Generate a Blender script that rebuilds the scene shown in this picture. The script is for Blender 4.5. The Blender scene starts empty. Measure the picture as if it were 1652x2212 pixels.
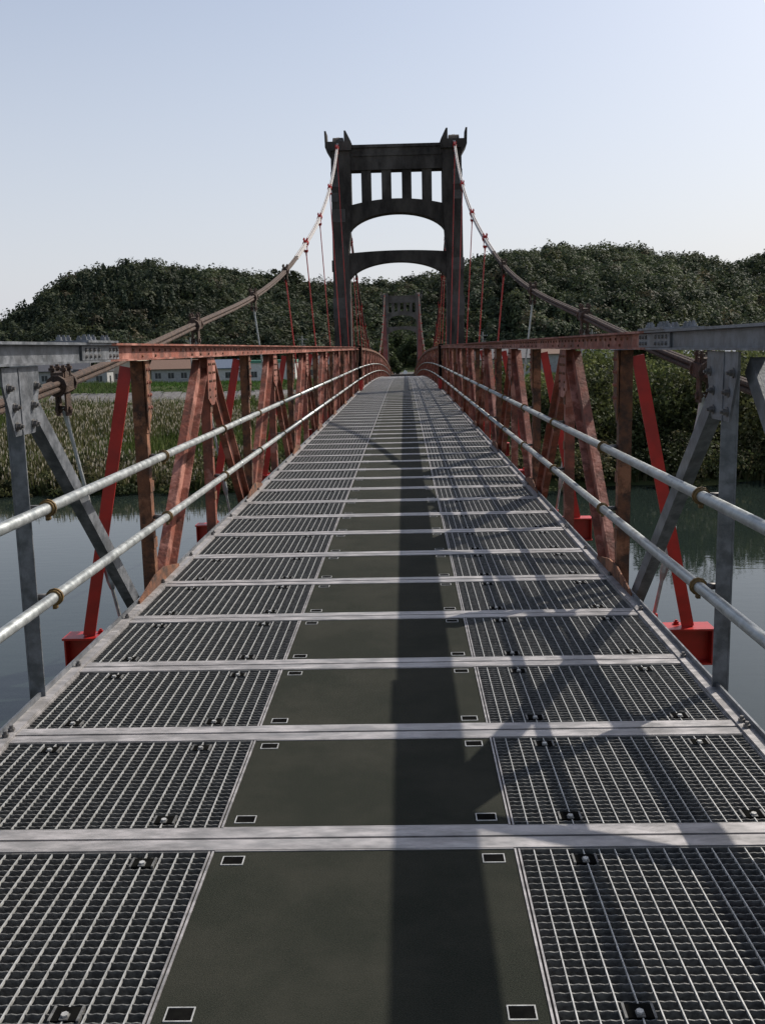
import bpy, math, random
import numpy as np
from mathutils import Vector, Matrix
random.seed(7); rng=np.random.default_rng(11)
SC=bpy.context.scene
COL=SC.collection
PI=math.pi
# ------------------------------------------------------------------ materials
def new_mat(name):
    m=bpy.data.materials.new(name); m.use_nodes=True
    nt=m.node_tree; b=nt.nodes.get('Principled BSDF'); return m,nt,b
def mat(name,c1,c2=None,scale=5,rough=.6,metal=0,bump=0,bscale=None,c3=None,s3=1.0,lo=.4,hi=.6,lo3=.5,hi3=.65,spec=.5,stretch=None,rvar=0):
    m,nt,b=new_mat(name); N=nt.nodes; L=nt.links
    b.inputs['Roughness'].default_value=rough; b.inputs['Metallic'].default_value=metal
    b.inputs['Specular IOR Level'].default_value=spec
    b.inputs['Base Color'].default_value=(*c1,1)
    tc=N.new('ShaderNodeTexCoord'); mp=N.new('ShaderNodeMapping'); L.new(tc.outputs['Object'],mp.inputs['Vector'])
    if stretch: mp.inputs['Scale'].default_value=stretch
    if c2:
        n=N.new('ShaderNodeTexNoise'); n.inputs['Scale'].default_value=scale; n.inputs['Detail'].default_value=8; n.inputs['Roughness'].default_value=.65
        L.new(mp.outputs[0],n.inputs['Vector'])
        r=N.new('ShaderNodeValToRGB'); r.color_ramp.elements[0].position=lo; r.color_ramp.elements[1].position=hi
        r.color_ramp.elements[0].color=(*c1,1); r.color_ramp.elements[1].color=(*c2,1)
        L.new(n.outputs['Fac'],r.inputs[0]); out=r.outputs[0]
        if c3:
            n3=N.new('ShaderNodeTexNoise'); n3.inputs['Scale'].default_value=s3; n3.inputs['Detail'].default_value=10; n3.inputs['Roughness'].default_value=.7
            L.new(mp.outputs[0],n3.inputs['Vector'])
            r3=N.new('ShaderNodeMapRange'); r3.inputs[1].default_value=lo3; r3.inputs[2].default_value=hi3
            L.new(n3.outputs['Fac'],r3.inputs[0])
            mx=N.new('ShaderNodeMix'); mx.data_type='RGBA'; L.new(r3.outputs[0],mx.inputs[0]); L.new(out,mx.inputs[6]); mx.inputs[7].default_value=(*c3,1)
            out=mx.outputs[2]
        L.new(out,b.inputs['Base Color'])
        if rvar:
            rr=N.new('ShaderNodeMapRange'); rr.inputs[3].default_value=rough-rvar; rr.inputs[4].default_value=rough+rvar
            rr.inputs[1].default_value=.35; rr.inputs[2].default_value=.65
            L.new(n.outputs['Fac'],rr.inputs[0]); L.new(rr.outputs[0],b.inputs['Roughness'])
    if bump:
        nb=N.new('ShaderNodeTexNoise'); nb.inputs['Scale'].default_value=bscale or scale*4; nb.inputs['Detail'].default_value=6
        L.new(mp.outputs[0],nb.inputs['Vector'])
        bp=N.new('ShaderNodeBump'); bp.inputs['Strength'].default_value=bump; bp.inputs['Distance'].default_value=.02
        L.new(nb.outputs['Fac'],bp.inputs['Height']); L.new(bp.outputs[0],b.inputs['Normal'])
    return m
GALV=mat('galvanised_steel',(.10,.11,.12),(.20,.21,.225),14,.5,.35,.08,60,c3=(.07,.07,.07),s3=5,lo3=.5,hi3=.8,rvar=.1)
GALVP=mat('galvanised_pipe',(.30,.32,.31),(.42,.44,.43),20,.42,.5,.05,80,c3=(.17,.17,.17),s3=9,lo3=.5,hi3=.8,rvar=.1)
BAR=mat('deck_crossbar_steel',(.27,.26,.25),(.42,.40,.395),7,.5,.25,.05,90,c3=(.14,.135,.13),s3=3,lo3=.45,hi3=.75,rvar=.14,stretch=(1,3,1))
ROD=mat('grating_rod_steel',(.34,.34,.32),(.52,.52,.50),30,.5,.3,0)
GRT=mat('grating_bearing_steel',(.075,.075,.073),(.17,.17,.16),60,.6,.2,0)
MATT=mat('deck_rubber_mat',(.006,.008,.006),(.046,.049,.037),330,.95,0,.35,420,c3=(.050,.048,.038),s3=1.8,lo3=.42,hi3=.9,spec=.1,lo=.36,hi=.70)
RUST=mat('old_red_paint',(.26,.072,.040),(.12,.042,.025),7,.7,0,.25,40,c3=(.38,.165,.12),s3=3,lo3=.52,hi3=.60)
RUST2=mat('rust_brown',(.17,.066,.029),(.05,.026,.016),9,.85,0,.4,40,c3=(.27,.115,.058),s3=5,lo3=.53,hi3=.62)
RED=mat('new_red_paint',(.46,.015,.010),(.32,.012,.009),5,.4,0,.04,20)
CABR=mat('rusty_wire_rope',(.04,.026,.019),(.09,.054,.036),20,.85,0,.5,90)
CABW=mat('zinc_painted_rope',(.27,.25,.24),(.42,.40,.38),20,.6,.1,.3,90)
YEL=mat('brass_pipe_clamp',(.20,.12,.035),(.09,.06,.025),20,.6,.2,.1)
BLK=mat('black_and_hole_shade',(.006,.006,.006),(.010,.010,.009),20,1,0,0,spec=0)  # black for posts, gaps and clips; in mat holes it paints their shade
BOLT=mat('bolt_steel',(.11,.105,.10),(.19,.18,.17),40,.5,.5,0)
CONC=mat('weathered_concrete',(.028,.024,.021),(.066,.057,.048),1.6,.9,0,.7,9,c3=(.105,.092,.08),s3=.7,lo3=.52,hi3=.66,spec=.2,stretch=(1,1,.4))
CONC2=mat('concrete_patch',(.070,.064,.058),(.11,.10,.09),2,.9,0,.3,9,spec=.2)
CONCF=mat('far_tower_concrete',(.10,.088,.078),(.15,.135,.12),1.2,.9,0,.4,9,spec=.2)  # lighter concrete tone that sets the far tower off from the trees
BARK=mat('bark',(.05,.04,.03),(.09,.07,.05),6,.9,0,.5,20)
def leafmat(name,trans=.25,ns=.35):
    m,nt,b=new_mat(name); N=nt.nodes; L=nt.links
    a=N.new('ShaderNodeAttribute'); a.attribute_name='Col'
    b.inputs['Roughness'].default_value=.7; b.inputs['Specular IOR Level'].default_value=.15
    tc=N.new('ShaderNodeTexCoord'); n=N.new('ShaderNodeTexNoise'); n.inputs['Scale'].default_value=ns; n.inputs['Detail'].default_value=5
    L.new(tc.outputs['Object'],n.inputs['Vector'])
    mr=N.new('ShaderNodeMapRange'); mr.inputs[1].default_value=.3; mr.inputs[2].default_value=.7; mr.inputs[3].default_value=.7; mr.inputs[4].default_value=1.3
    L.new(n.outputs['Fac'],mr.inputs[0])
    mx=N.new('ShaderNodeVectorMath'); mx.operation='SCALE'; L.new(a.outputs['Color'],mx.inputs[0]); L.new(mr.outputs[0],mx.inputs['Scale'])
    L.new(mx.outputs[0],b.inputs['Base Color'])
    t=N.new('ShaderNodeBsdfTranslucent'); L.new(mx.outputs[0],t.inputs['Color'])
    ms=N.new('ShaderNodeMixShader'); ms.inputs[0].default_value=trans
    L.new(b.outputs[0],ms.inputs[1]); L.new(t.outputs[0],ms.inputs[2])
    L.new(ms.outputs[0],N.get('Material Output').inputs['Surface'])
    return m
LEAF=leafmat('foliage',.35); FOR=leafmat('forest_foliage',.3,.12); GRASS=leafmat('reed_grass',.35)
# ------------------------------------------------------------------ mesh builder
class MB:
    def __init__(s): s.v=[];s.f=[];s.m=[];s.mats=[]
    def mi(s,m):
        if m not in s.mats: s.mats.append(m)
        return s.mats.index(m)
    def add(s,vs,fs,m):
        o=len(s.v); s.v.extend(vs); i=s.mi(m)
        for f in fs: s.f.append(tuple(o+k for k in f)); s.m.append(i)
    def box(s,x0,x1,y0,y1,z0,z1,m,dz1=0):
        vs=[(x0,y0,z0),(x1,y0,z0),(x1,y1,z0+dz1),(x0,y1,z0+dz1),(x0,y0,z1),(x1,y0,z1),(x1,y1,z1+dz1),(x0,y1,z1+dz1)]
        s.add(vs,[(0,3,2,1),(4,5,6,7),(0,1,5,4),(1,2,6,5),(2,3,7,6),(3,0,4,7)],m)
    def beam(s,p0,p1,w,h,m,side=(1,0,0)):
        p0=Vector(p0);p1=Vector(p1);a=(p1-p0).normalized();sd=Vector(side);sd=(sd-a*sd.dot(a)).normalized();u=a.cross(sd)
        vs=[]
        for p in (p0,p1):
            for i,j in((-1,-1),(1,-1),(1,1),(-1,1)): vs.append(tuple(p+sd*(w/2*i)+u*(h/2*j)))
        s.add(vs,[(0,1,2,3),(7,6,5,4),(0,4,5,1),(1,5,6,2),(2,6,7,3),(3,7,4,0)],m)
    def cyl(s,p0,p1,r,m,n=8,r1=None,cap=True):
        p0=Vector(p0);p1=Vector(p1);a=(p1-p0).normalized();t=Vector((0,0,1)) if abs(a.z)<.9 else Vector((1,0,0))
        u=a.cross(t).normalized();w=a.cross(u); r1=r if r1 is None else r1
        vs=[tuple(p0+(u*math.cos(2*PI*k/n)+w*math.sin(2*PI*k/n))*r) for k in range(n)]+[tuple(p1+(u*math.cos(2*PI*k/n)+w*math.sin(2*PI*k/n))*r1) for k in range(n)]
        fs=[(k,(k+1)%n,n+(k+1)%n,n+k) for k in range(n)]
        if cap: fs+= [tuple(range(n-1,-1,-1)),tuple(range(n,2*n))]
        s.add(vs,fs,m)
    def tube(s,pts,r,m,n=8):
        for a,b in zip(pts[:-1],pts[1:]): s.cyl(a,b,r,m,n,cap=True)
    def prism(s,poly,y0,y1,m):
        n=len(poly); vs=[(x,y0,z) for x,z in poly]+[(x,y1,z) for x,z in poly]
        fs=[tuple(range(n)),tuple(range(2*n-1,n-1,-1))]+[(k,n+k,n+(k+1)%n,(k+1)%n) for k in range(n)]
        s.add(vs,fs,m)
    def prism_yz(s,poly,x0,x1,m):
        n=len(poly); vs=[(x0,y,z) for y,z in poly]+[(x1,y,z) for y,z in poly]
        fs=[tuple(range(n)),tuple(range(2*n-1,n-1,-1))]+[(k,n+k,n+(k+1)%n,(k+1)%n) for k in range(n)]
        s.add(vs,fs,m)
    def build(s,name,parent=None,loc=(0,0,0),smooth=False,rotz=0):
        me=bpy.data.meshes.new(name); me.from_pydata(s.v,[],s.f)
        for m in s.mats: me.materials.append(m)
        me.polygons.foreach_set('material_index',s.m)
        me.update()
        import bmesh
        if len(s.f)<60000:
            bm=bmesh.new(); bm.from_mesh(me); bmesh.ops.recalc_face_normals(bm,faces=bm.faces)
            bm.to_mesh(me); bm.free()
        if smooth:
            me.polygons.foreach_set('use_smooth',[len(f)==4 for f in s.f])
        o=bpy.data.objects.new(name,me); COL.objects.link(o); o.location=loc; o.rotation_euler=(0,0,rotz)
        if parent: o.parent=parent
        return o
def np_mesh(name,V,k,C,m,parent=None):
    n=len(V)//k
    me=bpy.data.meshes.new(name); me.vertices.add(len(V)); me.vertices.foreach_set('co',V.astype(np.float32).ravel())
    me.loops.add(n*k); me.loops.foreach_set('vertex_index',np.arange(n*k,dtype=np.int32))
    me.polygons.add(n); me.polygons.foreach_set('loop_start',np.arange(0,n*k,k,dtype=np.int32))
    try: me.polygons.foreach_set('loop_total',np.full(n,k,dtype=np.int32))
    except Exception: pass
    me.update(calc_edges=True)
    ca=me.color_attributes.new('Col','FLOAT_COLOR','POINT')
    cc=np.ones((len(V),4),dtype=np.float32); cc[:,:3]=C; ca.data.foreach_set('color',cc.ravel())
    me.materials.append(m)
    o=bpy.data.objects.new(name,me); COL.objects.link(o)
    if parent: o.parent=parent
    return o
def norm(a): return a/np.maximum(np.linalg.norm(a,axis=-1,keepdims=True),1e-6)
def quads(P,Nrm,S,asp=1.0):
    R=rng.normal(size=P.shape); T=norm(np.cross(Nrm,R)); B=np.cross(Nrm,T)
    S=S[:,None]; j=lambda: (0.7+0.6*rng.random((len(P),1)))
    a=P+T*S*j(); b=P+B*S*asp*j(); c=P-T*S*j(); d=P-B*S*asp*j()
    return np.stack([a,b,c,d],1).reshape(-1,3)
def empty(name,loc=(0,0,0)):
    o=bpy.data.objects.new(name,None); COL.objects.link(o); o.location=loc; return o
# ------------------------------------------------------------------ profiles
def dz(y):
    if y<=30: return 0.0
    if y<=119: return -.00033*(y-30)**2
    z=-.00033*89**2
    return z-.0587*(y-119)+.00045*(y-119)**2 if y<165 else z-.0587*46+.00045*46**2
def smooth_interp(xs,ys):
    xs=np.array(xs);ys=np.array(ys); m=np.gradient(ys,xs)
    def f(x):
        i=int(np.clip(np.searchsorted(xs,x)-1,0,len(xs)-2)); h=xs[i+1]-xs[i]; t=(x-xs[i])/h
        return float((2*t**3-3*t*t+1)*ys[i]+(t**3-2*t*t+t)*h*m[i]+(-2*t**3+3*t*t)*ys[i+1]+(t**3-t*t)*h*m[i+1])
    return f
cabz=smooth_interp([-6,-2,2,6.2,10.33,14.46,18.6,22.7,26.85,31,34,36],[.55,.75,1.0,1.32,1.78,2.27,2.95,3.86,4.95,6.35,7.66,8.8])
TY=36.0; FY=119.0; FD=-.9
def maincab(y):
    if y<=TY: return cabz(y)
    if y<=FY:
        t=(y-77.5)/41.5; lin=8.8+(7.9-8.8)*(y-36)/83
        return .55+(lin-.55)*t*t
    return 7.9-(y-FY)*(7.9+3.0)/(155-FY)
bridge=empty('suspension_bridge')
# ------------------------------------------------------------------ deck
P=.85; Y0=2.82; YS=[Y0+P*k-(.09 if k<0 else 0) for k in range(-4,180)]
deck=MB(); grat=MB(); mats=MB()
HW=1.48
for k in range(len(YS)-1):
    a,b=YS[k],YS[k+1]
    if b>156: break
    za,zb=dz(a),dz(b)
    far=a>34
    for (u,v) in((-.068,-.005),(.005,.068)):
        jt=random.uniform(-.0015,.0015)
        deck.box(-HW+.05,HW-.05,a+u,a+v,za-.06,za+.004+jt,BAR)
    deck.box(-HW+.05,HW-.05,a-.005,a+.005,za-.06,za-.02,BLK)
    y0=a+.074;y1=b-.074
    z0=za+(zb-za)*.09; z1=zb-(zb-za)*.09; d=z1-z0
    mats.box(-.452,.452,y0,y1,z0-.03,z0,MATT,d)
    for s in(-1,1):
        mats.box(min(s*.454,s*.460),max(s*.454,s*.460),y0,y1,z0-.03,z0+.003,BAR,d)
    if not far:
        mats.box(-.452,.452,y0-.003,y0+.002,z0-.03,z0+.003,BAR); mats.box(-.452,.452,y1-.002,y1+.003,z1-.03,z1+.003,BAR)
    if a<30:
        for sx in(-1,1):
            for yy in(y0+.055,y1-.055):
                cx=sx*(.452-.062)+random.uniform(-.003,.003); hw,hl,t=.030,.022,.0032
                mats.box(cx-hw,cx+hw,yy-hl,yy+hl,z0-.02,z0+.0012,BLK)  # black plate just above the mat, its colour standing in for hole shade
                for (q0,q1,q2,q3) in((cx-hw-t,cx-hw,yy-hl-t,yy+hl+t),(cx+hw,cx+hw+t,yy-hl-t,yy+hl+t),(cx-hw,cx+hw,yy-hl-t,yy-hl),(cx-hw,cx+hw,yy+hl,yy+hl+t)):
                    mats.box(q0,q1,q2,q3,z0-.02,z0+.0025,ROD)
    for s in(-1,1):
        xi,xo=.466,1.43
        X0,X1=(xi,xo) if s>0 else (-xo,-xi)
        grat.box(X0,X0+.005,y0,y1,z0-.045,z0+.002,BAR,d); grat.box(X1-.005,X1,y0,y1,z0-.045,z0+.002,BAR,d)
        grat.box(X0+.006,X1-.006,y0,y0+.004,z0-.045,z0+.001,GRT); grat.box(X0+.006,X1-.006,y1-.004,y1,z1-.045,z1+.001,GRT)
        nr=20
        for i in range(1,nr):
            x=X0+(X1-X0)*i/nr+random.uniform(-.0012,.0012); w=.0016 if a<8 else .0018
            grat.box(x-w,x+w,y0+.006,y1-.006,z0-.008,z0+.0005,ROD,d)
        nb=25
        for i in range(1,nb):
            y=y0+(y1-y0)*i/nb; z=z0+d*i/nb-.001
            if a<5.5:
                ns=76; vs=[];fs=[]
                for q in range(ns+1):
                    x=X0+.008+(X1-X0-.016)*q/ns; zt=z-(0.0 if q%2 else .0022)
                    vs+=[(x,y-.0016,z-.040),(x,y+.0016,z-.040),(x,y-.0016,zt),(x,y+.0016,zt)]
                for q in range(ns):
                    o=4*q; fs+=[(o+2,o+3,o+7,o+6),(o,o+2,o+6,o+4),(o+1,o+5,o+7,o+3)]
                grat.add(vs,fs,GRT)
            else:
                grat.box(X0+.008,X1-.008,y-.0018,y+.0018,z-.036,z,GRT)
        if a<22:
            for cx in(X0+.19,X1-.19):
                for yy in(y0+.06,y1-.06):
                    grat.box(cx-.030,cx+.030,yy-.024,yy+.024,z0-.02,z0+.0012,BLK)
                    grat.box(cx-.036,cx-.030,yy-.026,yy+.026,z0-.01,z0+.003,GRT);grat.box(cx+.030,cx+.036,yy-.026,yy+.026,z0-.01,z0+.003,GRT)
                    grat.box(cx-.010,cx+.010,yy-.024,yy-.002,z0-.001,z0+.004,GRT)
                    grat.cyl((cx,yy-.010,z0+.004),(cx,yy-.010,z0+.009),.009,ROD,6)
    for s in(-1,1):
        xa,xb=sorted((s*1.432,s*HW))
        deck.box(xa,xb,a,b,za-.07,za+.012,BAR,zb-za)
        xa,xb=sorted((s*(HW-.001),s*(HW+.008)))
        deck.box(xa,xb,a,b,za-.12,za+.035,GALV,zb-za)
        if a<30:
            for o in((-.03,.03) if int(k)%5==0 else (0,)):
                deck.cyl((s*1.456,a+o,za+.01),(s*1.456,a+o,za+.024),.014,BOLT,6)
                deck.cyl((s*1.456,a+o,za+.024),(s*1.456,a+o,za+.036),.008,BOLT,6)
    for x in(-1.0,-.46,.46,1.0):
        deck.box(x-.04,x+.04,a,b,za-.30,za-.075,RUST2,zb-za)
deck.build('deck_frame',bridge); grat.build('deck_gratings',bridge); mats.build('deck_mats',bridge)
# ------------------------------------------------------------------ trusses
HP=2.066; B0=6.2
XT=1.53
tr=MB(); rail=MB(); outr=MB()
def rivet(mb,p,ax,m,r=.014):
    p=Vector(p); a=Vector(ax); mb.cyl(p,p+a*.010,r,m,6,r1=r*.55)
def hexbolt(mb,p,ax,m=BOLT,k=1.0):
    p=Vector(p);a=Vector(ax); mb.cyl(p,p+a*.005,.024*k,m,8); mb.cyl(p+a*.005,p+a*.020,.017*k,m,6); mb.cyl(p+a*.020,p+a*.030,.009*k,m,6)
nodes=[]
j=-4
while B0+j*HP<154:
    nodes.append((j,B0+j*HP)); j+=1
def topz(y): return dz(y)+1.56
for s in(-1,1):
    for i,(j,y) in enumerate(nodes):
        bottom=(j%2==0)
        if abs(y-TY)<.6 or abs(y-FY)<.6: continue
        new=y<5.0; main=y>TY; z=dz(y); M=GALV if new else (RUST if not bottom else RUST2)
        far=y>40
        w=.07
        if new:
            tr.box(s*XT-.004,s*XT+.004,y-.035,y+.035,z-.30,z+1.45,M)
            tr.box(*sorted((s*XT-s*.066,s*XT-s*.005)),y-.035,y-.028,z-.30,z+1.45,M)
        else:
            tr.box(s*XT-.040,s*XT+.040,y-w/2,y-w/2+.010,z-.30,z+1.455,M)
            tr.box(*sorted((s*(XT-.040),s*(XT-.031))),y-w/2+.011,y+w/2,z-.30,z+1.455,M)
            if not far:
                for zz in(.25,.62,1.0): tr.box(*sorted((s*(XT-.046),s*(XT-.042))),y-.045,y+.045,z+zz,z+zz+.07,RUST2)
        if bottom:
            for sg in(-1,1):
                yt=y+sg*HP*.93; yb=y+sg*.24
                isnew=min(yt,yb)<5.2
                Md=GALV if isnew else RUST
                wd=.085 if isnew else .11
                p0=(s*XT,yb,z-.12); p1=(s*XT,yt,dz(yt)+1.40)
                tr.beam(p0,p1,.012,wd,Md)
                q0=Vector(p0)+Vector((s*.032,0,0));q1=Vector(p1)+Vector((s*.032,0,0))
                d=(Vector(p1)-Vector(p0)).normalized(); n=d.cross(Vector((1,0,0)))
                h2=wd/2-.005
                tr.beam(q0-n*h2,q1-n*h2,.05,.009,Md)
                if not isnew: tr.beam(Vector(p0)-Vector((s*.032,0,0))+n*h2,Vector(p1)-Vector((s*.032,0,0))+n*h2,.05,.009,Md)
        gx=sorted((s*(XT-.062),s*(XT-.052))); ax=(-s,0,0)
        xf=s*(XT-.062)
        if not bottom:
            if new:
                poly=[(y-.20,z+1.455),(y+.20,z+1.455),(y+.20,z+1.38),(y+.11,z+1.17),(y-.11,z+1.17),(y-.20,z+1.38)]
                tr.prism_yz(poly,gx[0],gx[1],GALV)
                for (u,v) in((-.15,1.37),(-.10,1.29),(-.09,1.21),(.15,1.37),(.10,1.29),(.09,1.21)): hexbolt(tr,(xf,y+u,z+v),ax,BOLT,.85)
            else:
                poly=[(y-.15,z+1.455),(y+.15,z+1.455),(y+.19,z+1.12),(y+.06,z+1.06),(y-.06,z+1.06),(y-.19,z+1.12)]
                tr.prism_yz(poly,gx[0],gx[1],RUST)
                if not main and y<24:
                    for u in(-.12,-.05,.05,.12):
                        for v in(1.40,1.33,1.26,1.19,1.13):
                            if abs(u)>.1 or v>1.2: rivet(tr,(xf,y+u,z+v),ax,RUST2)
        else:
            poly=[(y-.055,z+1.455),(y+.055,z+1.455),(y+.055,z+1.13),(y-.055,z+1.02)]
            tr.prism_yz(poly,gx[0],gx[1],M)
            if y<24:
                for v in(1.40,1.32,1.24,1.16):
                    for u in(-.03,.03): rivet(tr,(xf,y+u,z+v),ax,RUST)
            poly=[(y-.52,z-.06),(y-.52,z+.03),(y-.36,z+.06),(y-.12,z+.10),(y+.12,z+.10),(y+.36,z+.06),(y+.52,z+.03),(y+.52,z-.06)]
            lo=[(y+.52,z-.30),(y-.52,z-.30)]
            tr.prism_yz(poly+lo,gx[0]+.003,gx[1]+.003,RUST2)
            if not main and y<20:
                for u in np.linspace(-.46,.46,9): rivet(tr,(s*(XT-.065),y+u,z+.00),ax,RUST)
        for zz in(.85,.455):
            rail.box(*sorted((s*1.42,s*1.485)),y-.015,y+.015,z+zz-.012,z+zz+.012,BOLT)
            rail.cyl((s*1.40,y-.018,z+zz),(s*1.40,y+.018,z+zz),.033,YEL,12)
            rail.cyl((s*1.40,y-.006,z+zz),(s*1.40,y+.006,z+zz),.039,YEL,12)
            rail.box(*sorted((s*1.40-.008,s*1.40+.008)),y-.014,y+.014,z+zz-.052,z+zz-.032,YEL)
    segs=[-3.5,5.35,9,14,20,26,31,35.45]
    for a,b in zip(segs[:-1],segs[1:]):
        M=GALV if a<0 else RUST
        za,zb=topz(a),topz(b); d=zb-za; z=za
        x0,x1=sorted((s*(XT-.095),s*(XT+.095)))
        tr.box(x0,x1,a,b,z-.012,z,M,d)
        for xx in(-.050,.050):
            tr.box(s*XT+xx-.006,s*XT+xx+.006,a,b,z-.10,z-.013,M,d)
        for xx in(-1,1):
            xa,xb=sorted((s*XT+xx*.057,s*XT+xx*.085)); tr.box(xa,xb,a,b,z-.10,z-.09,M,d)
    ys=[-3.5,5.35,30,35.45]
    for a,b in zip(ys[:-1],ys[1:]):
        tr.box(s*XT-.05,s*XT+.05,a,b,dz(a)-.30,dz(a)-.20,GALV if a<0 else RUST2,dz(b)-dz(a))
    for ya_,yb_ in((36.6,118.3),(119.7,154)):
        ys=list(np.arange(ya_,yb_,3.0))+[yb_]
        for a,b in zip(ys[:-1],ys[1:]):
            tr.box(s*XT-.07,s*XT+.07,a,b,topz(a)-.09,topz(a),RUST2,topz(b)-topz(a)); tr.box(s*XT-.05,s*XT+.05,a,b,dz(a)-.30,dz(a)-.20,RUST2,dz(b)-dz(a))
    y=5.9
    while y<22:
        rivet(tr,(s*(XT-.056),y,topz(y)-.038),(-s,0,0),RUST2,.012)
        if int(y*10)%3==0: rivet(tr,(s*(XT-.056),y+.05,topz(y)-.075),(-s,0,0),RUST2,.012)
        y+=.16
    yc=5.35
    tr.box(*sorted((s*(XT-.105),s*(XT+.105))),yc-.42,yc+.10,topz(yc)+.0005,topz(yc)+.012,GALV)
    tr.box(*sorted((s*(XT-.068),s*(XT-.058))),yc-.42,yc+.22,topz(yc)-.088,topz(yc)-.016,GALV)
    for u in(-.36,-.29,-.22,-.05,.02):
        for xx in(-.065,.065):
            hexbolt(tr,(s*XT+xx,yc+u,topz(yc)+.012),(0,0,1),GALV,.85)
    for u in(-.36,-.29,-.22,-.15,.05,.12,.18):
        for v in(-.035,-.068): rivet(tr,(s*(XT-.068),yc+u,topz(yc)+v),(-s,0,0),BOLT,.013)
    for yy in(35.45,36.6,118.3,119.8):
        tr.box(s*1.47-.07,s*1.47+.07,yy-.07,yy+.07,dz(yy)-.3,dz(yy)+1.62,RUST2 if yy>36 else BLK)
        tr.box(s*1.47-.075,s*1.47+.075,yy-.075,yy+.075,dz(yy)+.02,dz(yy)+.38,RED)
    for zz in(.85,.455):
        pts=[(s*1.40,y,dz(y)+zz) for y in [-3.5,12,30]+list(np.arange(34,155,4))]
        rail.tube(pts,.0245,GALVP,20)
        for yj in(2.9,9.1,15.2,21.4): rail.cyl((s*1.40,yj-.05,zz),(s*1.40,yj+.05,zz),.027,GALVP,20)
    for (j,y) in nodes:
        if j%2: continue
        if abs(y-TY)<.3 or abs(y-FY)<1.3: continue
        z=dz(y)
        outr.box(*sorted((s*1.80,s*2.10)),y-.006,y+.006,z-.56,z-.345,RED)
        outr.box(*sorted((s*1.78,s*2.12)),y-.085,y+.085,z-.344,z-.330,RED)
        outr.box(*sorted((s*1.80,s*2.12)),y-.075,y+.075,z-.575,z-.561,RED)
        outr.box(*sorted((s*2.10,s*2.11)),y-.08,y+.08,z-.56,z-.345,RED)
        outr.prism([(s*1.80,z-.56),(s*1.80,z-.345),(s*1.60,z-.14),(s*1.45,z-.14),(s*1.45,z-.60)],y-.008,y+.008,RED)
        outr.beam((s*1.79,y,z-.338),(s*1.58,y,z-.125),.14,.012,RED,side=(0,1,0))
        outr.beam((s*1.96,y-.02,z-.33),(s*1.60,y-.02,z+1.42),.078,.010,RED,side=(1,0,0))
        outr.beam((s*1.990,y+.02,z-.33),(s*1.630,y+.02,z+1.42),.010,.07,RED,side=(1,0,0))
        hexbolt(outr,(s*1.90,y+.04,z-.330),(0,0,1),RED)
for (j,y) in nodes:
    if j%2: continue
    if abs(y-TY)<.3: continue
    z=dz(y)
    outr.box(-1.45,1.45,y-.008,y+.008,z-.60,z-.32,RUST2); outr.box(-1.45,1.45,y-.07,y+.07,z-.612,z-.601,RUST2)
tr.build('stiffening_trusses',bridge); rail.build('hand_rails',bridge,smooth=True); outr.build('outriggers',bridge)
# ------------------------------------------------------------------ cables & hangers
cab=MB(); hang=MB()
for s in(-1,1):
    X=2.02
    def run(ys,m,r):
        o=r*1.12
        for ox,oz in((-o,-o),(o,-o),(-o,o),(o,o)):
            cab.tube([(s*(X+ox),y,maincab(y)+oz) for y in ys],r,m,8)
    run(list(np.linspace(-3.6,20.6,26)),CABR,.0165)
    run(list(np.linspace(20.6,36,20)),CABW,.0195)
    run(list(np.linspace(36,119,50)),CABR,.022)
    run(list(np.linspace(119,154,6)),CABR,.022)
    for (j,y) in nodes:
        if j%2: continue
        if y>118: continue
        z=maincab(y); zd=dz(y)
        M=CABR if y<20 else RED
        sl=(maincab(y+.1)-maincab(y-.1))/.2; a=Vector((0,1,sl)).normalized(); c=Vector((s*X,y,z)); n=Vector((0,-a.z,a.y))
        if abs(y-TY)<.6: continue
        cab.beam(c-a*.10,c+a*.10,.105,.085,M)
        cab.beam(c-a*.075+n*.062,c+a*.075+n*.062,.08,.035,M)
        cab.cyl(c-a*.11,c-a*.08,.068,M,10); cab.cyl(c+a*.08,c+a*.11,.068,M,10)
        for q in(-.05,.05):
            for sx in(-1,1):
                p=c+a*q+Vector((sx*.036,0,0)); cab.cyl(p+n*.05,p+n*.125,.012,M,6); cab.cyl(p+n*.09,p+n*.108,.022,M,6)
        for sx in(-.03,.03): cab.beam(c+Vector((sx,0,-.04)),c+Vector((sx,0,-.20)),.012,.085,M)
        cab.cyl(c+Vector((-.05,0,-.16)),c+Vector((.05,0,-.16)),.022,M,8)
        top=c+Vector((0,0,-.15)); bot=Vector((s*1.74,y+.03,zd-.33))
        d=(bot-top).normalized(); Lh=(bot-top).length
        m=GALVP if y<16 else RED
        hang.cyl(top,bot,.0125 if y<40 else .015,m,8)
        if y<30:
            q=bot-d*.62 if Lh>1.2 else bot-d*.4
            hang.cyl(q,q+d*.26,.026,m,8,r1=.026); hang.cyl(q-d*.05,q,.016,m,8,r1=.026); hang.cyl(q+d*.26,q+d*.31,.026,m,8,r1=.016)
            hang.cyl(top,top+d*.12,.022,m,8,r1=.014)
            hang.box(bot.x-.03,bot.x+.03,bot.y-.03,bot.y+.03,bot.z-.01,bot.z+.08,RED)
cab.build('main_cables',bridge); hang.build('hangers',bridge)
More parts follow.
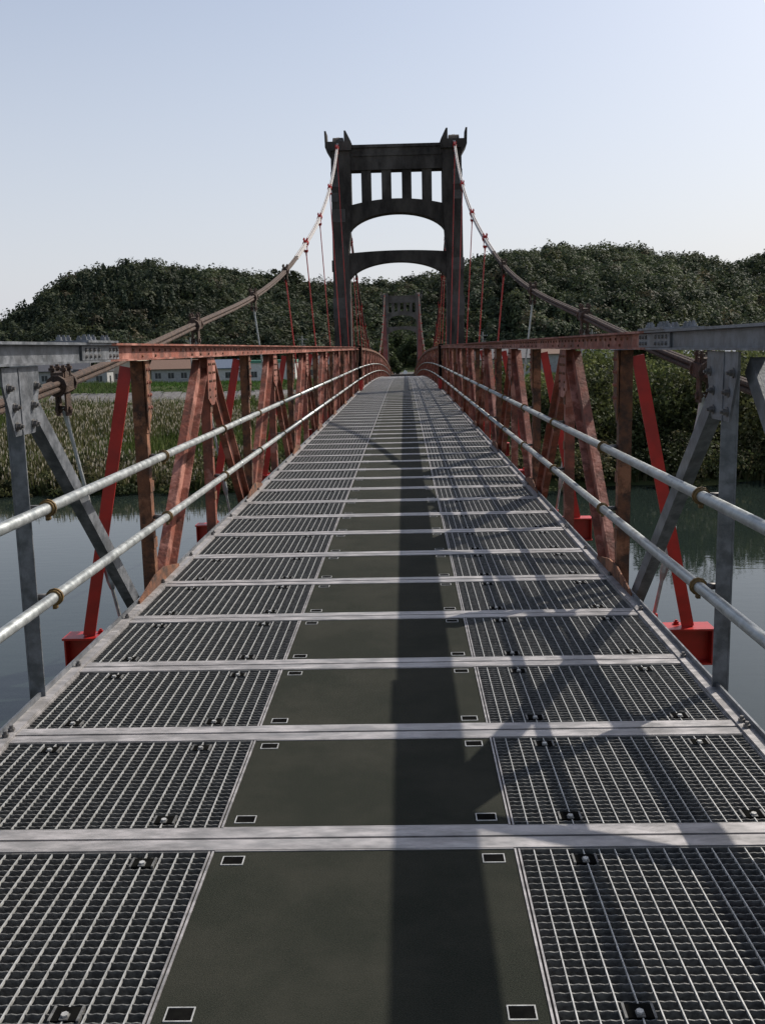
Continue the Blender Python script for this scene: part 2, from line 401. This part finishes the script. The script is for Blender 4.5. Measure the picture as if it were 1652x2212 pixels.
# ------------------------------------------------------------------ towers
def tower(yc,oz,name,CONC,zb=-9.5):
    t=MB()
    def pr(poly,y0,y1,m=CONC): t.prism([(x,z+oz) for x,z in poly],yc+y0,yc+y1,m)
    for s in(-1,1):
        pr([(s*1.74,zb-oz),(s*2.40,zb-oz),(s*2.30,5.0),(s*1.72,5.0)],-.45,.45)
        pr([(s*1.71,5.0),(s*2.30,5.0),(s*2.27,8.30),(s*1.60,8.30),(s*1.60,6.52)],-.44,.44)
        pr([(s*2.27,8.10),(s*2.46,8.42),(s*2.46,8.60),(s*1.56,8.60),(s*1.56,8.301),(s*2.26,8.301)],-.52,.52)
        pr([(s*2.40,8.601),(s*2.47,8.601),(s*2.48,8.98),(s*2.42,8.98)],-.40,.40)
        pr([(s*1.50,8.45),(s*1.56,8.62),(s*1.74,8.98),(s*1.80,8.98),(s*1.80,8.601),(s*1.56,8.60)],-.40,.40)
        t.prism_yz([(yc-.42,8.601+oz),(yc-.30,8.72+oz),(yc-.12,8.80+oz),(yc+.12,8.80+oz),(yc+.30,8.72+oz),(yc+.42,8.601+oz)],min(s*1.84,s*2.2),max(s*1.84,s*2.2),CONC)
        rs=random.Random(5+s)
        for (z0,z1,w) in((5.9,6.35,.45),(2.6,3.3,.4),(7.1,7.6,.25),(.3,1.3,.5),(4.2,4.6,.3),(6.6,6.9,.2)):
            x0=2.30-(.02 if z0>5 else 0); m_=CONC2 if rs.random()<.6 else CONC; o=rs.uniform(0,.1)
            t.box(*sorted((s*(x0-w-o),s*(x0+.012+(.03 if z0<5 else 0)))),yc-.453,yc-.40,z0+oz,z1+oz,m_)
        t.box(*sorted((s*1.45,s*2.75)),yc-.9,yc+.9,zb,-6.2+min(0,oz),CONC)
    t.box(-1.599,1.599,yc-.33,yc+.33,7.66+oz,8.40+oz,CONC); t.box(-1.56,1.56,yc-.38,yc+.38,8.401+oz,8.50+oz,CONC)
    t.box(-1.58,1.58,yc-.36,yc-.331,8.12+oz,8.20+oz,CONC)
    for x in(-1.065,-.355,.355,1.065):
        zt=6.68-.2*(x/1.6)**2
        t.box(x-.17,x+.17,yc-.28,yc+.28,zt-.15+oz,7.659+oz,CONC)
    def arch(zt_mid,zt_side,zu_mid,zu_side,w,dep):
        N=24
        for i in range(N):
            xa=-w+2*w*i/N; xb=-w+2*w*(i+1)/N
            ft=lambda x: zt_side+(zt_mid-zt_side)*(1-(abs(x)/w)**2)
            fu=lambda x: zu_side+(zu_mid-zu_side)*math.sqrt(max(0,1-(abs(x)/w*.97)**2))
            t.prism([(xa,fu(xa)+oz),(xb,fu(xb)+oz),(xb,ft(xb)+oz),(xa,ft(xa)+oz)],yc-dep,yc+dep,CONC)
    arch(6.68,6.46,6.21,5.35,1.715,.34)
    arch(4.91,4.84,4.53,3.75,1.73,.34)
    t.box(-1.73,1.73,yc-.35,yc+.35,-1.6+oz,-.75+oz,CONC)
    return t.build(name,bridge)
tower(TY,0,'main_tower',CONC); tower(FY,FD,'main_tower_far_bank',CONCF)
# ------------------------------------------------------------------ water & ground
WZ=-8.0
def nz(x,y,s=1.0,seed=0):
    v=0
    for k,(a,b,c) in enumerate(((1.0,.37,.5),(.43,-1.1,.3),(-.8,.9,.2),(1.9,1.3,.12),(-2.3,1.7,.1),(3.1,-2.9,.07))):
        v=v+c*np.sin(a*x*s+b*y*s+seed*1.7+k*2.1+1.3*np.sin(.5*b*x*s-.7*a*y*s+k+seed))
    return v
def ray(px,py):
    xx=px-.021*(py-752); yy=py+.021*(px-880); v=1106-yy
    fw=2109*.9862+v*.1656; return (xx-880)/fw,(v*.9862-2109*.1656)/fw
ridge=[(-700,800),(-400,740),(-150,715),(0,690),(100,640),(200,585),(260,563),(320,551),(400,557),(450,567),(520,573),(600,586),(700,592),(800,596),(900,594),(950,584),(1000,560),(1050,548),(1130,535),(1200,519),(1300,517),(1400,532),(1500,542),(1560,557),(1600,549),(1652,545),(1800,550),(2000,590),(2400,640)]
RY=340.0
rx=[];rz=[]
for p in ridge:
    a,b=ray(*p); rx.append(.15+a*RY); rz.append(1.5+b*RY-8.3)
rx=np.array(rx);rz=np.array(rz)
def hillh(x,y):
    c=np.interp(x,rx,rz)+.6*np.sin(x*.11)+.5*np.sin(x*.27)
    base=-4.5
    y0=238+10*np.sin(x*.03)+np.where(x>30,-22,0)
    t=np.clip((y-y0)/(RY-y0),0,1); s=t*t*(3-2*t)*.35+.65*t**.85
    spur=(np.sin(x*.055+y*.02)*3.6+np.sin(x*.13-y*.05)*1.8)*np.sin(np.clip(t,0,1)*PI)
    back=np.clip((y-RY)/260,0,1)
    return base+(c-base)*s*(1-back*.9)+spur
def groundh(x,y):
    sh=66+3.0*nz(x,0,.08,2)+1.2*nz(x,0,.4,5)
    t=np.clip((y-sh)/6,-1,1)
    g=np.where(t<0,WZ-2.5*np.minimum(1,-t*1.3),WZ+1.1*t)
    g=g+np.clip((y-sh-6)/50,0,1)*.7+np.where(y>sh,.18*nz(x,y,.5,3),0)
    lv=np.clip((y-146)/10,0,1); lv=lv*lv*(3-2*lv); g=g+lv*2.45*np.where(y>146,1,0)
    g=g-np.clip((y-163)/8,0,1)*.6
    h=hillh(x,y); g=np.where(y>215,np.maximum(g,h),g)
    nb=np.clip((-8-y)/8,0,1); g=np.where(y<0,WZ-2.5+nb*8.8,g)
    return g
xs=np.concatenate([np.linspace(-1500,-300,14)[:-1],np.linspace(-300,300,241),np.linspace(300,1500,14)[1:]])
ysg=np.concatenate([np.linspace(-600,-20,12)[:-1],np.linspace(-20,0,8)[:-1],np.linspace(0,56,6)[:-1],np.linspace(56,180,100)[:-1],np.linspace(180,460,90)[:-1],np.linspace(460,3000,20)])
XX,YY=np.meshgrid(xs,ysg); ZZ=groundh(XX,YY)
nx,ny=len(xs),len(ysg)
me=bpy.data.meshes.new('ground'); V=np.stack([XX,YY,ZZ],-1).reshape(-1,3)
idx=np.arange(nx*ny).reshape(ny,nx); F=np.stack([idx[:-1,:-1],idx[:-1,1:],idx[1:,1:],idx[1:,:-1]],-1).reshape(-1,4)
me.from_pydata(V.tolist(),[],F.tolist()); me.polygons.foreach_set('use_smooth',[True]*len(F))
GM=mat('grassy_ground',(.040,.056,.020),(.080,.085,.035),.25,.95,0,.6,2,c3=(.035,.06,.015),s3=.06,lo3=.45,hi3=.6,spec=.1)
me.materials.append(GM); go=bpy.data.objects.new('ground',me); COL.objects.link(go)
wm,nt,b=new_mat('river_water'); N=nt.nodes;L=nt.links
b.inputs['Base Color'].default_value=(.016,.024,.020,1); b.inputs['Roughness'].default_value=.02; b.inputs['IOR'].default_value=1.33
tc=N.new('ShaderNodeTexCoord'); mp=N.new('ShaderNodeMapping'); mp.inputs['Scale'].default_value=(.6,1.6,1); L.new(tc.outputs['Object'],mp.inputs[0])
n=N.new('ShaderNodeTexNoise'); n.inputs['Scale'].default_value=1.4; n.inputs['Detail'].default_value=4; L.new(mp.outputs[0],n.inputs['Vector'])
bp=N.new('ShaderNodeBump'); bp.inputs['Strength'].default_value=.03; bp.inputs['Distance'].default_value=.12; L.new(n.outputs['Fac'],bp.inputs['Height']); L.new(bp.outputs[0],b.inputs['Normal'])
w=MB(); w.add([(-1500,-15,WZ),(1500,-15,WZ),(1500,100,WZ),(-1500,100,WZ)],[(0,1,2,3)],wm); w.build('river_water')
lm=mat('levee_revetment',(.13,.12,.115),(.2,.19,.175),1.5,.9,0,.4,6)
lv=MB()
for i in range(44):
    xa=-130+i*2.9
    if xa>-6: break
    ya,yb=146.5,152.0
    m_=3
    for q in range(m_):
        u0=ya+(yb-ya)*q/m_;u1=ya+(yb-ya)*(q+1)/m_-.03
        h=lambda yy: float(groundh(np.array(xa),np.array(yy)))+.10
        lv.add([(xa,u0,h(u0)),(xa+2.86,u0,h(u0)),(xa+2.86,u1,h(u1)),(xa,u1,h(u1))],[(0,1,2,3)],lm)
lv.build('levee_revetment')
asp=mat('asphalt',(.045,.045,.045),(.06,.06,.058),3,.9,0,.3,30)
road=MB()
pts=[(y,max(dz(min(y,156)),float(groundh(np.array(0.0),np.array(y)))+.08) if y<164 else float(groundh(np.array(0.0),np.array(y)))+.3) for y in (154.8,158,162,170,185,205,225)]
for (a,za),(c,zc) in zip(pts[:-1],pts[1:]): road.box(-2.4,2.4,a,c,za-.9,za,asp,zc-za)
road.build('road')
# ------------------------------------------------------------------ forest on hills
def pick(cols,n,p=None):
    i=rng.choice(len(cols),size=n,p=p); return np.array(cols)[i]
def crowns(T,R,H,Ccol,nq,qs,cone=None,hemi=-.25,jit=.55,lobk=.22):
    t=len(T); D=rng.normal(size=(t,nq,3)); D=norm(D); D[...,2]=np.where(D[...,2]<hemi,-D[...,2],D[...,2])
    lob=1+lobk*np.sin(D[...,0]*5+rng.random((t,1))*6)*np.cos(D[...,1]*4.3+rng.random((t,1))*6)+.12*np.sin(D[...,2]*9+rng.random((t,1))*6)
    rad=(.74+.28*rng.random((t,nq))**.6)*lob
    if cone is not None:
        zc=rng.random((t,nq))**1.3; ang=rng.random((t,nq))*2*PI; rr=(1-zc**1.5)*(.8+.4*rng.random((t,nq)))
        Dc=np.stack([np.cos(ang)*rr,np.sin(ang)*rr,zc*2-1],-1)
        Pn=np.where(cone[:,None,None],Dc,D*rad[...,None])
        nn=np.where(cone[:,None,None],norm(np.stack([np.cos(ang),np.sin(ang),np.full_like(ang,.5)],-1)),D)
    else: Pn=D*rad[...,None]; nn=D
    S=np.stack([R,R,H/2],-1)[:,None,:]
    Pp=T[:,None,:]+Pn*S+np.stack([0*H,0*H,H/2],-1)[:,None,:]
    nrm=norm(nn+rng.normal(size=nn.shape)*jit)
    sz=qs*(.6+.8*rng.random((t,nq)))*np.ones((t,1))
    V=quads(Pp.reshape(-1,3),nrm.reshape(-1,3),sz.reshape(-1))
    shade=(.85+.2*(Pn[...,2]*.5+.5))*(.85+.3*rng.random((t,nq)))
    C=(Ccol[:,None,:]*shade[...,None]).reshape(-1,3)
    return V,np.repeat(C,4,0)
n=6000
fx=rng.uniform(-250,250,n*2); fy=rng.uniform(214,352,n*2)
hh=hillh(fx,fy); ok=(hh>-3.6)&(fy>214); ok&=~((np.abs(fx)<4)&(fy<228)); fx=fx[ok][:n];fy=fy[ok][:n]; fz=groundh(fx,fy)
nt_=len(fx)
R=rng.uniform(1.9,4.4,nt_); H=rng.uniform(4.5,9.0,nt_)
patch=nz(fx,fy,.035,4)+rng.normal(size=nt_)*.35
cone=(patch>.62)&(fx<40); R[cone]*=.7; H[cone]*=1.05
cols=pick([(.045,.060,.032),(.058,.074,.036),(.076,.088,.042),(.088,.078,.046),(.052,.066,.040)],nt_,[.32,.3,.16,.06,.16])
cols=cols*(1+.22*nz(fx,fy,.06,9))[:,None]*rng.uniform(.8,1.2,(nt_,1))
cols[fx<20]*=.78
cols[(np.abs(fx)<=25)]*=1.15
cols[cone]=np.array((.028,.040,.024))*(.85+.4*rng.random((cone.sum(),1)))
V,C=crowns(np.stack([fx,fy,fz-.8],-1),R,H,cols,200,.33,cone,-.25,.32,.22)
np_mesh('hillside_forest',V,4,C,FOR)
# ------------------------------------------------------------------ individual trees
def tree(name,x,y,z,h,r,col,seed,nleaf=5200,ls=.16):
    rs=np.random.default_rng(seed); mb=MB(); tips=[]
    tp=Vector((x+rs.normal()*.3,y+rs.normal()*.3,z+h*.55))
    mid=Vector((x+rs.normal()*.15,y,z+h*.28)); mb.cyl((x,y,z-.3),mid,.035*h*.6,BARK,8,r1=.028*h*.6); mb.cyl(mid,tp,.028*h*.6,BARK,8,r1=.012*h*.6)
    for k in range(11):
        a=rs.random()*2*PI; t=.25+.75*rs.random(); s0=Vector((x,y,z)).lerp(tp,t); e=s0+Vector((math.cos(a)*r*.75*rs.uniform(.5,1),math.sin(a)*r*.75*rs.uniform(.5,1),h*rs.uniform(.05,.38)))
        m=s0.lerp(e,.5)+Vector((0,0,h*.04)); mb.cyl(s0,m,.010*h,BARK,6,r1=.007*h); mb.cyl(m,e,.007*h,BARK,6,r1=.002*h); tips+=[e,m]
    tips.append(tp+Vector((0,0,h*.3)))
    for k in range(8):
        a=rs.random()*2*PI; tips.append(Vector((x+math.cos(a)*r*.8,y+math.sin(a)*r*.8,z+h*rs.uniform(.2,.5))))
    C0=np.array([tuple(t) for t in tips]); nc=len(C0); per=nleaf//nc
    rr=r*rs.uniform(.26,.48,nc)
    D=norm(rs.normal(size=(nc,per,3))); q=(.55+.5*rs.random((nc,per)))
    Pp=C0[:,None,:]+D*(rr[:,None]*q)[...,None]*np.array([1,1,.85])
    Pp[...,2]=np.maximum(Pp[...,2],z-.2)
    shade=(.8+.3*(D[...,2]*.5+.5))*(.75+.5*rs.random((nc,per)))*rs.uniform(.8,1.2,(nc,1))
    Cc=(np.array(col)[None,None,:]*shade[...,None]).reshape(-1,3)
    V=quads(Pp.reshape(-1,3),norm(D+rng.normal(size=D.shape)*.7).reshape(-1,3),ls*(.6+.8*rs.random(nc*per)))
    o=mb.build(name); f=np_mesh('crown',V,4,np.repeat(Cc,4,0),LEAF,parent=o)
    return o
tk=0
for (x,y,h,r,col) in [(13,73,6.6,3.6,(.055,.065,.025)),(18,71,6.2,3.8,(.05,.06,.022)),(23,72,7.4,4.2,(.06,.065,.025)),(28.5,71,7.2,4.4,(.045,.055,.02)),(34,73,7.8,4.8,(.055,.06,.022)),(41,74,7.4,4.6,(.05,.06,.025)),
        (10,84,6.4,3.6,(.11,.125,.04)),(16,88,7.0,4,(.12,.135,.045)),(24,90,8.2,4.4,(.12,.14,.05)),(32,88,9.0,4.8,(.11,.13,.045)),(9,100,6.2,3.5,(.10,.11,.04)),(47,84,8.8,5,(.09,.10,.04)),(20,104,7.9,4.4,(.10,.12,.04)),(32,108,8.6,4.8,(.11,.13,.045)),(44,110,8.6,4.8,(.09,.11,.04)),(27,80,7.6,4.2,(.08,.09,.035)),(38,82,8,4.4,(.08,.095,.035))]:
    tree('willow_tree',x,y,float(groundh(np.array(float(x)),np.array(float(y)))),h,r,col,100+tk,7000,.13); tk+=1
for (x,y,h,r,col) in [(-3.5,168,7,3,(.05,.065,.027)),(4.2,170,7.5,3.4,(.06,.07,.027)),(-8,172,6,3,(.05,.065,.025)),(9,173,6.5,3,(.05,.065,.025)),(2.5,196,10,3.4,(.045,.06,.025)),(-1.5,204,10,4,(.045,.06,.025))]:
    tree('broadleaf_tree',x,y,float(groundh(np.array(float(x)),np.array(float(y)))),h,r,col,200+tk,4000,.22); tk+=1
for (px,py) in [(598,590),(618,596),(640,592)]:
    a,b_=ray(px,py); x=.15+a*336; z=float(groundh(np.array(x),np.array(336.)))
    tree('ridge_tree',x,336,z,1.5+b_*336-z+2.0,3.0,(.04,.05,.026),300+tk,2600,.32); tk+=1
n=1000; sx=rng.uniform(-75,60,n); sh=66+3.0*nz(sx,0,.08,2)+1.2*nz(sx,0,.4,5); sy=sh+rng.uniform(-.5,7,n)
sz=groundh(sx,sy); R=rng.uniform(.5,1.3,n); H=rng.uniform(.7,1.9,n)
H=np.where(sx>6,H*1.7,H*.8); R=np.where(sx>6,R*1.5,R)
cols=pick([(.055,.065,.025),(.085,.09,.035),(.11,.10,.05),(.04,.05,.02)],n)
V,C=crowns(np.stack([sx,sy,sz-.2],-1),R,H,cols,170,.09,None,-.1)
np_mesh('riverbank_shrubs',V,4,C,LEAF)
def blades(name,n,x0,x1,y0f,hr,cols,plume=.35):
    gx=rng.uniform(x0,x1,n); gy=y0f(n)
    sh=66+3.0*nz(gx,0,.08,2)+1.2*nz(gx,0,.4,5); ok=gy>sh+.2; gx=gx[ok];gy=gy[ok];n=len(gx); gz=groundh(gx,gy)
    pt=nz(gx,gy,.12,8)
    h=rng.uniform(*hr,n)*(1+.5*pt); w_=rng.uniform(.05,.13,n); a=rng.random(n)*PI
    lean=rng.normal(size=(n,2))*.3
    B=np.stack([gx,gy,gz],-1); dx=np.stack([np.cos(a)*w_,np.sin(a)*w_,0*a],-1)
    tip=B+np.stack([lean[:,0],lean[:,1],h],-1)
    Vr=np.stack([B-dx,B+dx,tip],1)
    col=pick(cols,n)*(.7+.5*rng.random((n,1))); col=np.where((pt<0)[:,None],col*np.array([.8,1.05,.7]),col)
    Vq=np.concatenate([Vr,Vr[:,2:3]+np.array([.02,0,-.02])],1)
    Vall=Vq.reshape(-1,3); Call=np.repeat(col,4,0)
    if plume:
        sel=(pt>-.1)&(rng.random(n)<plume)&(gx<8)
        Pt=tip[sel]; cp=np.array((.42,.37,.28))*(.7+.5*rng.random((sel.sum(),1)))
        Nn=norm(rng.normal(size=Pt.shape)*np.array([1,1,.2])); up=np.array([0,0,1.])
        tt=norm(np.cross(Nn,up)); s1=.055; s2=.18
        pq=np.stack([Pt+tt*s1,Pt+up*s2,Pt-tt*s1,Pt-up*s2],1)
        Vall=np.concatenate([Vall,pq.reshape(-1,3)]); Call=np.concatenate([Call,np.repeat(cp,4,0)])
    np_mesh(name,Vall,4,Call,GRASS)
blades('reed_bed',130000,-95,70,lambda n:66+rng.random(n)**1.3*80,(.5,1.5),[(.065,.072,.026),(.10,.10,.04),(.14,.125,.065),(.05,.065,.02)],.35)
blades('levee_grass',45000,-130,60,lambda n:rng.uniform(151.5,180,n),(.3,.8),[(.06,.10,.028),(.07,.115,.03),(.09,.12,.04)],0)
# ------------------------------------------------------------------ houses
WALLS=[mat('plaster_white',(.62,.60,.56),(.5,.48,.45),2,.9),mat('plaster_grey',(.35,.35,.34),(.28,.28,.27),2,.9),mat('plaster_beige',(.5,.43,.34),(.42,.36,.28),2,.9)]
ROOFS=[mat('roof_tile_dark',(.05,.05,.055),(.09,.09,.095),6,.6,0,.3,20),mat('roof_tile_blue',(.08,.11,.16),(.12,.15,.2),6,.6,0,.3,20),mat('roof_sheet_green',(.06,.2,.13),(.08,.24,.16),6,.6),mat('roof_tile_brown',(.16,.09,.06),(.2,.12,.08),6,.7)]
GLS=mat('window_glass',(.03,.035,.04),(.05,.055,.06),1,.15)
ORG=mat('orange_signboard',(.75,.14,.03),(.7,.12,.03),2,.5); WHT=mat('white_board',(.8,.8,.78),(.75,.75,.73),2,.5)
def house(x,y,w,d,h,rh,wi,ri,rot=0,name='house',flat=False):
    z=float(groundh(np.array(float(x)),np.array(float(y))))
    e=empty(name,(x,y,z)); e.rotation_euler=(0,0,rot)
    m=MB(); m.box(-w/2,w/2,-d/2,d/2,-.5,h,WALLS[wi]); m.build('walls',e)
    r=MB()
    if flat: r.box(-w/2-.2,w/2+.2,-d/2-.2,d/2+.2,h+.002,h+rh,ROOFS[ri])
    else:
        o=.5
        r.prism_yz([(-d/2-o,h-.05),(0,h+rh),(d/2+o,h-.05),(d/2+o,h-.2),(0,h+rh-.2),(-d/2-o,h-.2)],-w/2-o,w/2+o,ROOFS[ri])
        r.prism_yz([(-d/2,h+.002),(0,h+rh-.22),(d/2,h+.002)],-w/2+.02,w/2-.02,WALLS[wi])
    r.build('roof',e)
    g=MB(); nf=max(1,int(h/2.6)); nw=max(2,int(w/2.2))
    for f in range(nf):
        for k in range(nw):
            cx=-w/2+w*(k+.5)/nw; z0=.9+f*2.7
            g.box(cx-.55,cx+.55,-d/2-.03,-d/2+.02,z0,z0+1.1,GLS); g.box(cx-.62,cx+.62,-d/2-.05,-d/2-.0,z0-.09,z0-.005,WALLS[0]); g.box(cx-.02,cx+.02,-d/2-.05,-d/2-.031,z0,z0+1.1,WALLS[0])
    g.box(w/2-.01,w/2+.03,-.5,.4,0,2,GLS); g.build('windows',e)
    return e
for args in [(-66,192,9,7,2.9,1.8,1,0,.1),(-56,197,8,7,4.8,1.6,2,0,-.1),(-44,194,10,7,2.8,1.7,1,3,.05),(-35,196,8,6,2.9,1.6,0,1,.2),(-15.5,196,7,6,3.0,1.6,2,0,0),(-74,200,10,8,4.8,1.8,1,0,.1),(-88,196,10,8,3,1.8,1,0,.1),
             (12,192,7,6,3.2,1.6,2,0,0),(20,196,9,7,3.4,1.8,1,0,.1),(29,200,8,7,4.2,1.8,1,3,-.1),(40,199,9,7,4.6,1.8,0,1,.1)]:
    house(*args)
e=house(-25,190,9,6,3.6,.5,0,2,0,'commercial_building',True)
e=house(-58,184,6,4,2.8,.5,1,0,0,'roadside_shop',True)
s_=MB(); s_.box(-2.1,.8,-2.35,-2.22,1.9,3.2,ORG); s_.box(-1.7,.4,-2.37,-2.352,2.4,2.7,WHT); s_.build('signboard',e)
for args in [(66,218,12,7,3,1.6,1,1,.1),(78,220,12,7,3,1.6,0,0,-.05),(90,219,10,7,3.4,1.6,1,0,.1)]:
    house(*args)
cg=mat('pole_concrete',(.25,.24,.23),(.3,.29,.28),2,.9)
for (x,y) in [(-60,188),(-40,186),(-19,187),(15,187),(36,190),(58,208)]:
    z=float(groundh(np.array(float(x)),np.array(float(y))))
    p=MB(); p.cyl((0,0,-.5),(0,0,8.5),.17,cg,8,r1=.11); p.box(-.9,.9,-.05,.05,7.7,7.8,BOLT); p.box(-.7,.7,-.05,.05,7.1,7.2,BOLT); p.cyl((.35,0,6.2),(.35,0,6.9),.2,BOLT,8)
    for q in(-.8,-.4,.4,.8): p.cyl((q,0,7.8),(q,0,7.95),.04,WHT,6)
    p.build('utility_pole',loc=(x,y,z))
zg=dz(156)
p=MB(); p.cyl((0,0,-.2),(0,0,2.2),.035,GALVP,8)
p.cyl((0,-.05,1.75),(0,-.02,1.75),.33,WHT,20); p.box(-.3,.3,-.055,-.03,1.0,1.35,ROOFS[2])
p.build('road_sign',loc=(.3,157.5,zg))
p=MB(); p.cyl((0,0,-.2),(0,0,1.3),.05,WHT,8); p.cyl((0,0,1.3),(0,0,1.4),.06,ORG,8); p.build('bollard',loc=(-.9,157,zg))
# ------------------------------------------------------------------ sky, sun, camera
sd=Vector((.865,.75,1)).normalized()
el=math.asin(sd.z); az=math.atan2(sd.x,sd.y)
W=bpy.data.worlds.new('World'); SC.world=W; W.use_nodes=True; nt=W.node_tree; N=nt.nodes; L=nt.links
sk=N.new('ShaderNodeTexSky'); sk.sky_type='NISHITA'; sk.sun_disc=False; sk.sun_elevation=el; sk.sun_rotation=az
sk.air_density=1.0; sk.dust_density=2.5; sk.ozone_density=2.0
tc=N.new('ShaderNodeTexCoord'); sp=N.new('ShaderNodeSeparateXYZ'); L.new(tc.outputs['Generated'],sp.inputs[0])
mr=N.new('ShaderNodeMapRange'); mr.inputs[1].default_value=0; mr.inputs[2].default_value=.5; mr.inputs[3].default_value=.82; mr.inputs[4].default_value=.10
L.new(sp.outputs['Z'],mr.inputs[0])
mx=N.new('ShaderNodeMix'); mx.data_type='RGBA'; L.new(mr.outputs[0],mx.inputs[0]); L.new(sk.outputs[0],mx.inputs[6]); mx.inputs[7].default_value=(5.9,6.0,6.5,1)
bg=N['Background']; L.new(mx.outputs[2],bg.inputs[0]); bg.inputs[1].default_value=.13
ld=bpy.data.lights.new('sun','SUN'); ld.energy=4.8; ld.angle=math.radians(.5); ld.color=(1,.93,.84)
lo=bpy.data.objects.new('sun',ld); COL.objects.link(lo); lo.rotation_euler=sd.to_track_quat('Z','Y').to_euler(); lo.location=(30,30,40)
SC.view_settings.view_transform='Standard'; SC.view_settings.look='None'; SC.view_settings.exposure=0
cd=bpy.data.cameras.new('camera'); cam=bpy.data.objects.new('camera',cd); COL.objects.link(cam); SC.camera=cam
cd.sensor_fit='VERTICAL'; cd.sensor_height=24; cd.lens=24*2109/2212; cd.clip_start=.05; cd.clip_end=5000
yaw=math.radians(1.45); pit=math.radians(9.53); ro=math.radians(1.3)
f=Vector((-math.sin(yaw)*math.cos(pit),math.cos(yaw)*math.cos(pit),-math.sin(pit))); r=f.cross(Vector((0,0,1))).normalized(); u=r.cross(f)
r2=r*math.cos(ro)-u*math.sin(ro); u2=u*math.cos(ro)+r*math.sin(ro)
M=Matrix((r2,u2,-f)).transposed().to_4x4(); M.translation=Vector((.15,0,1.5)); cam.matrix_world=M
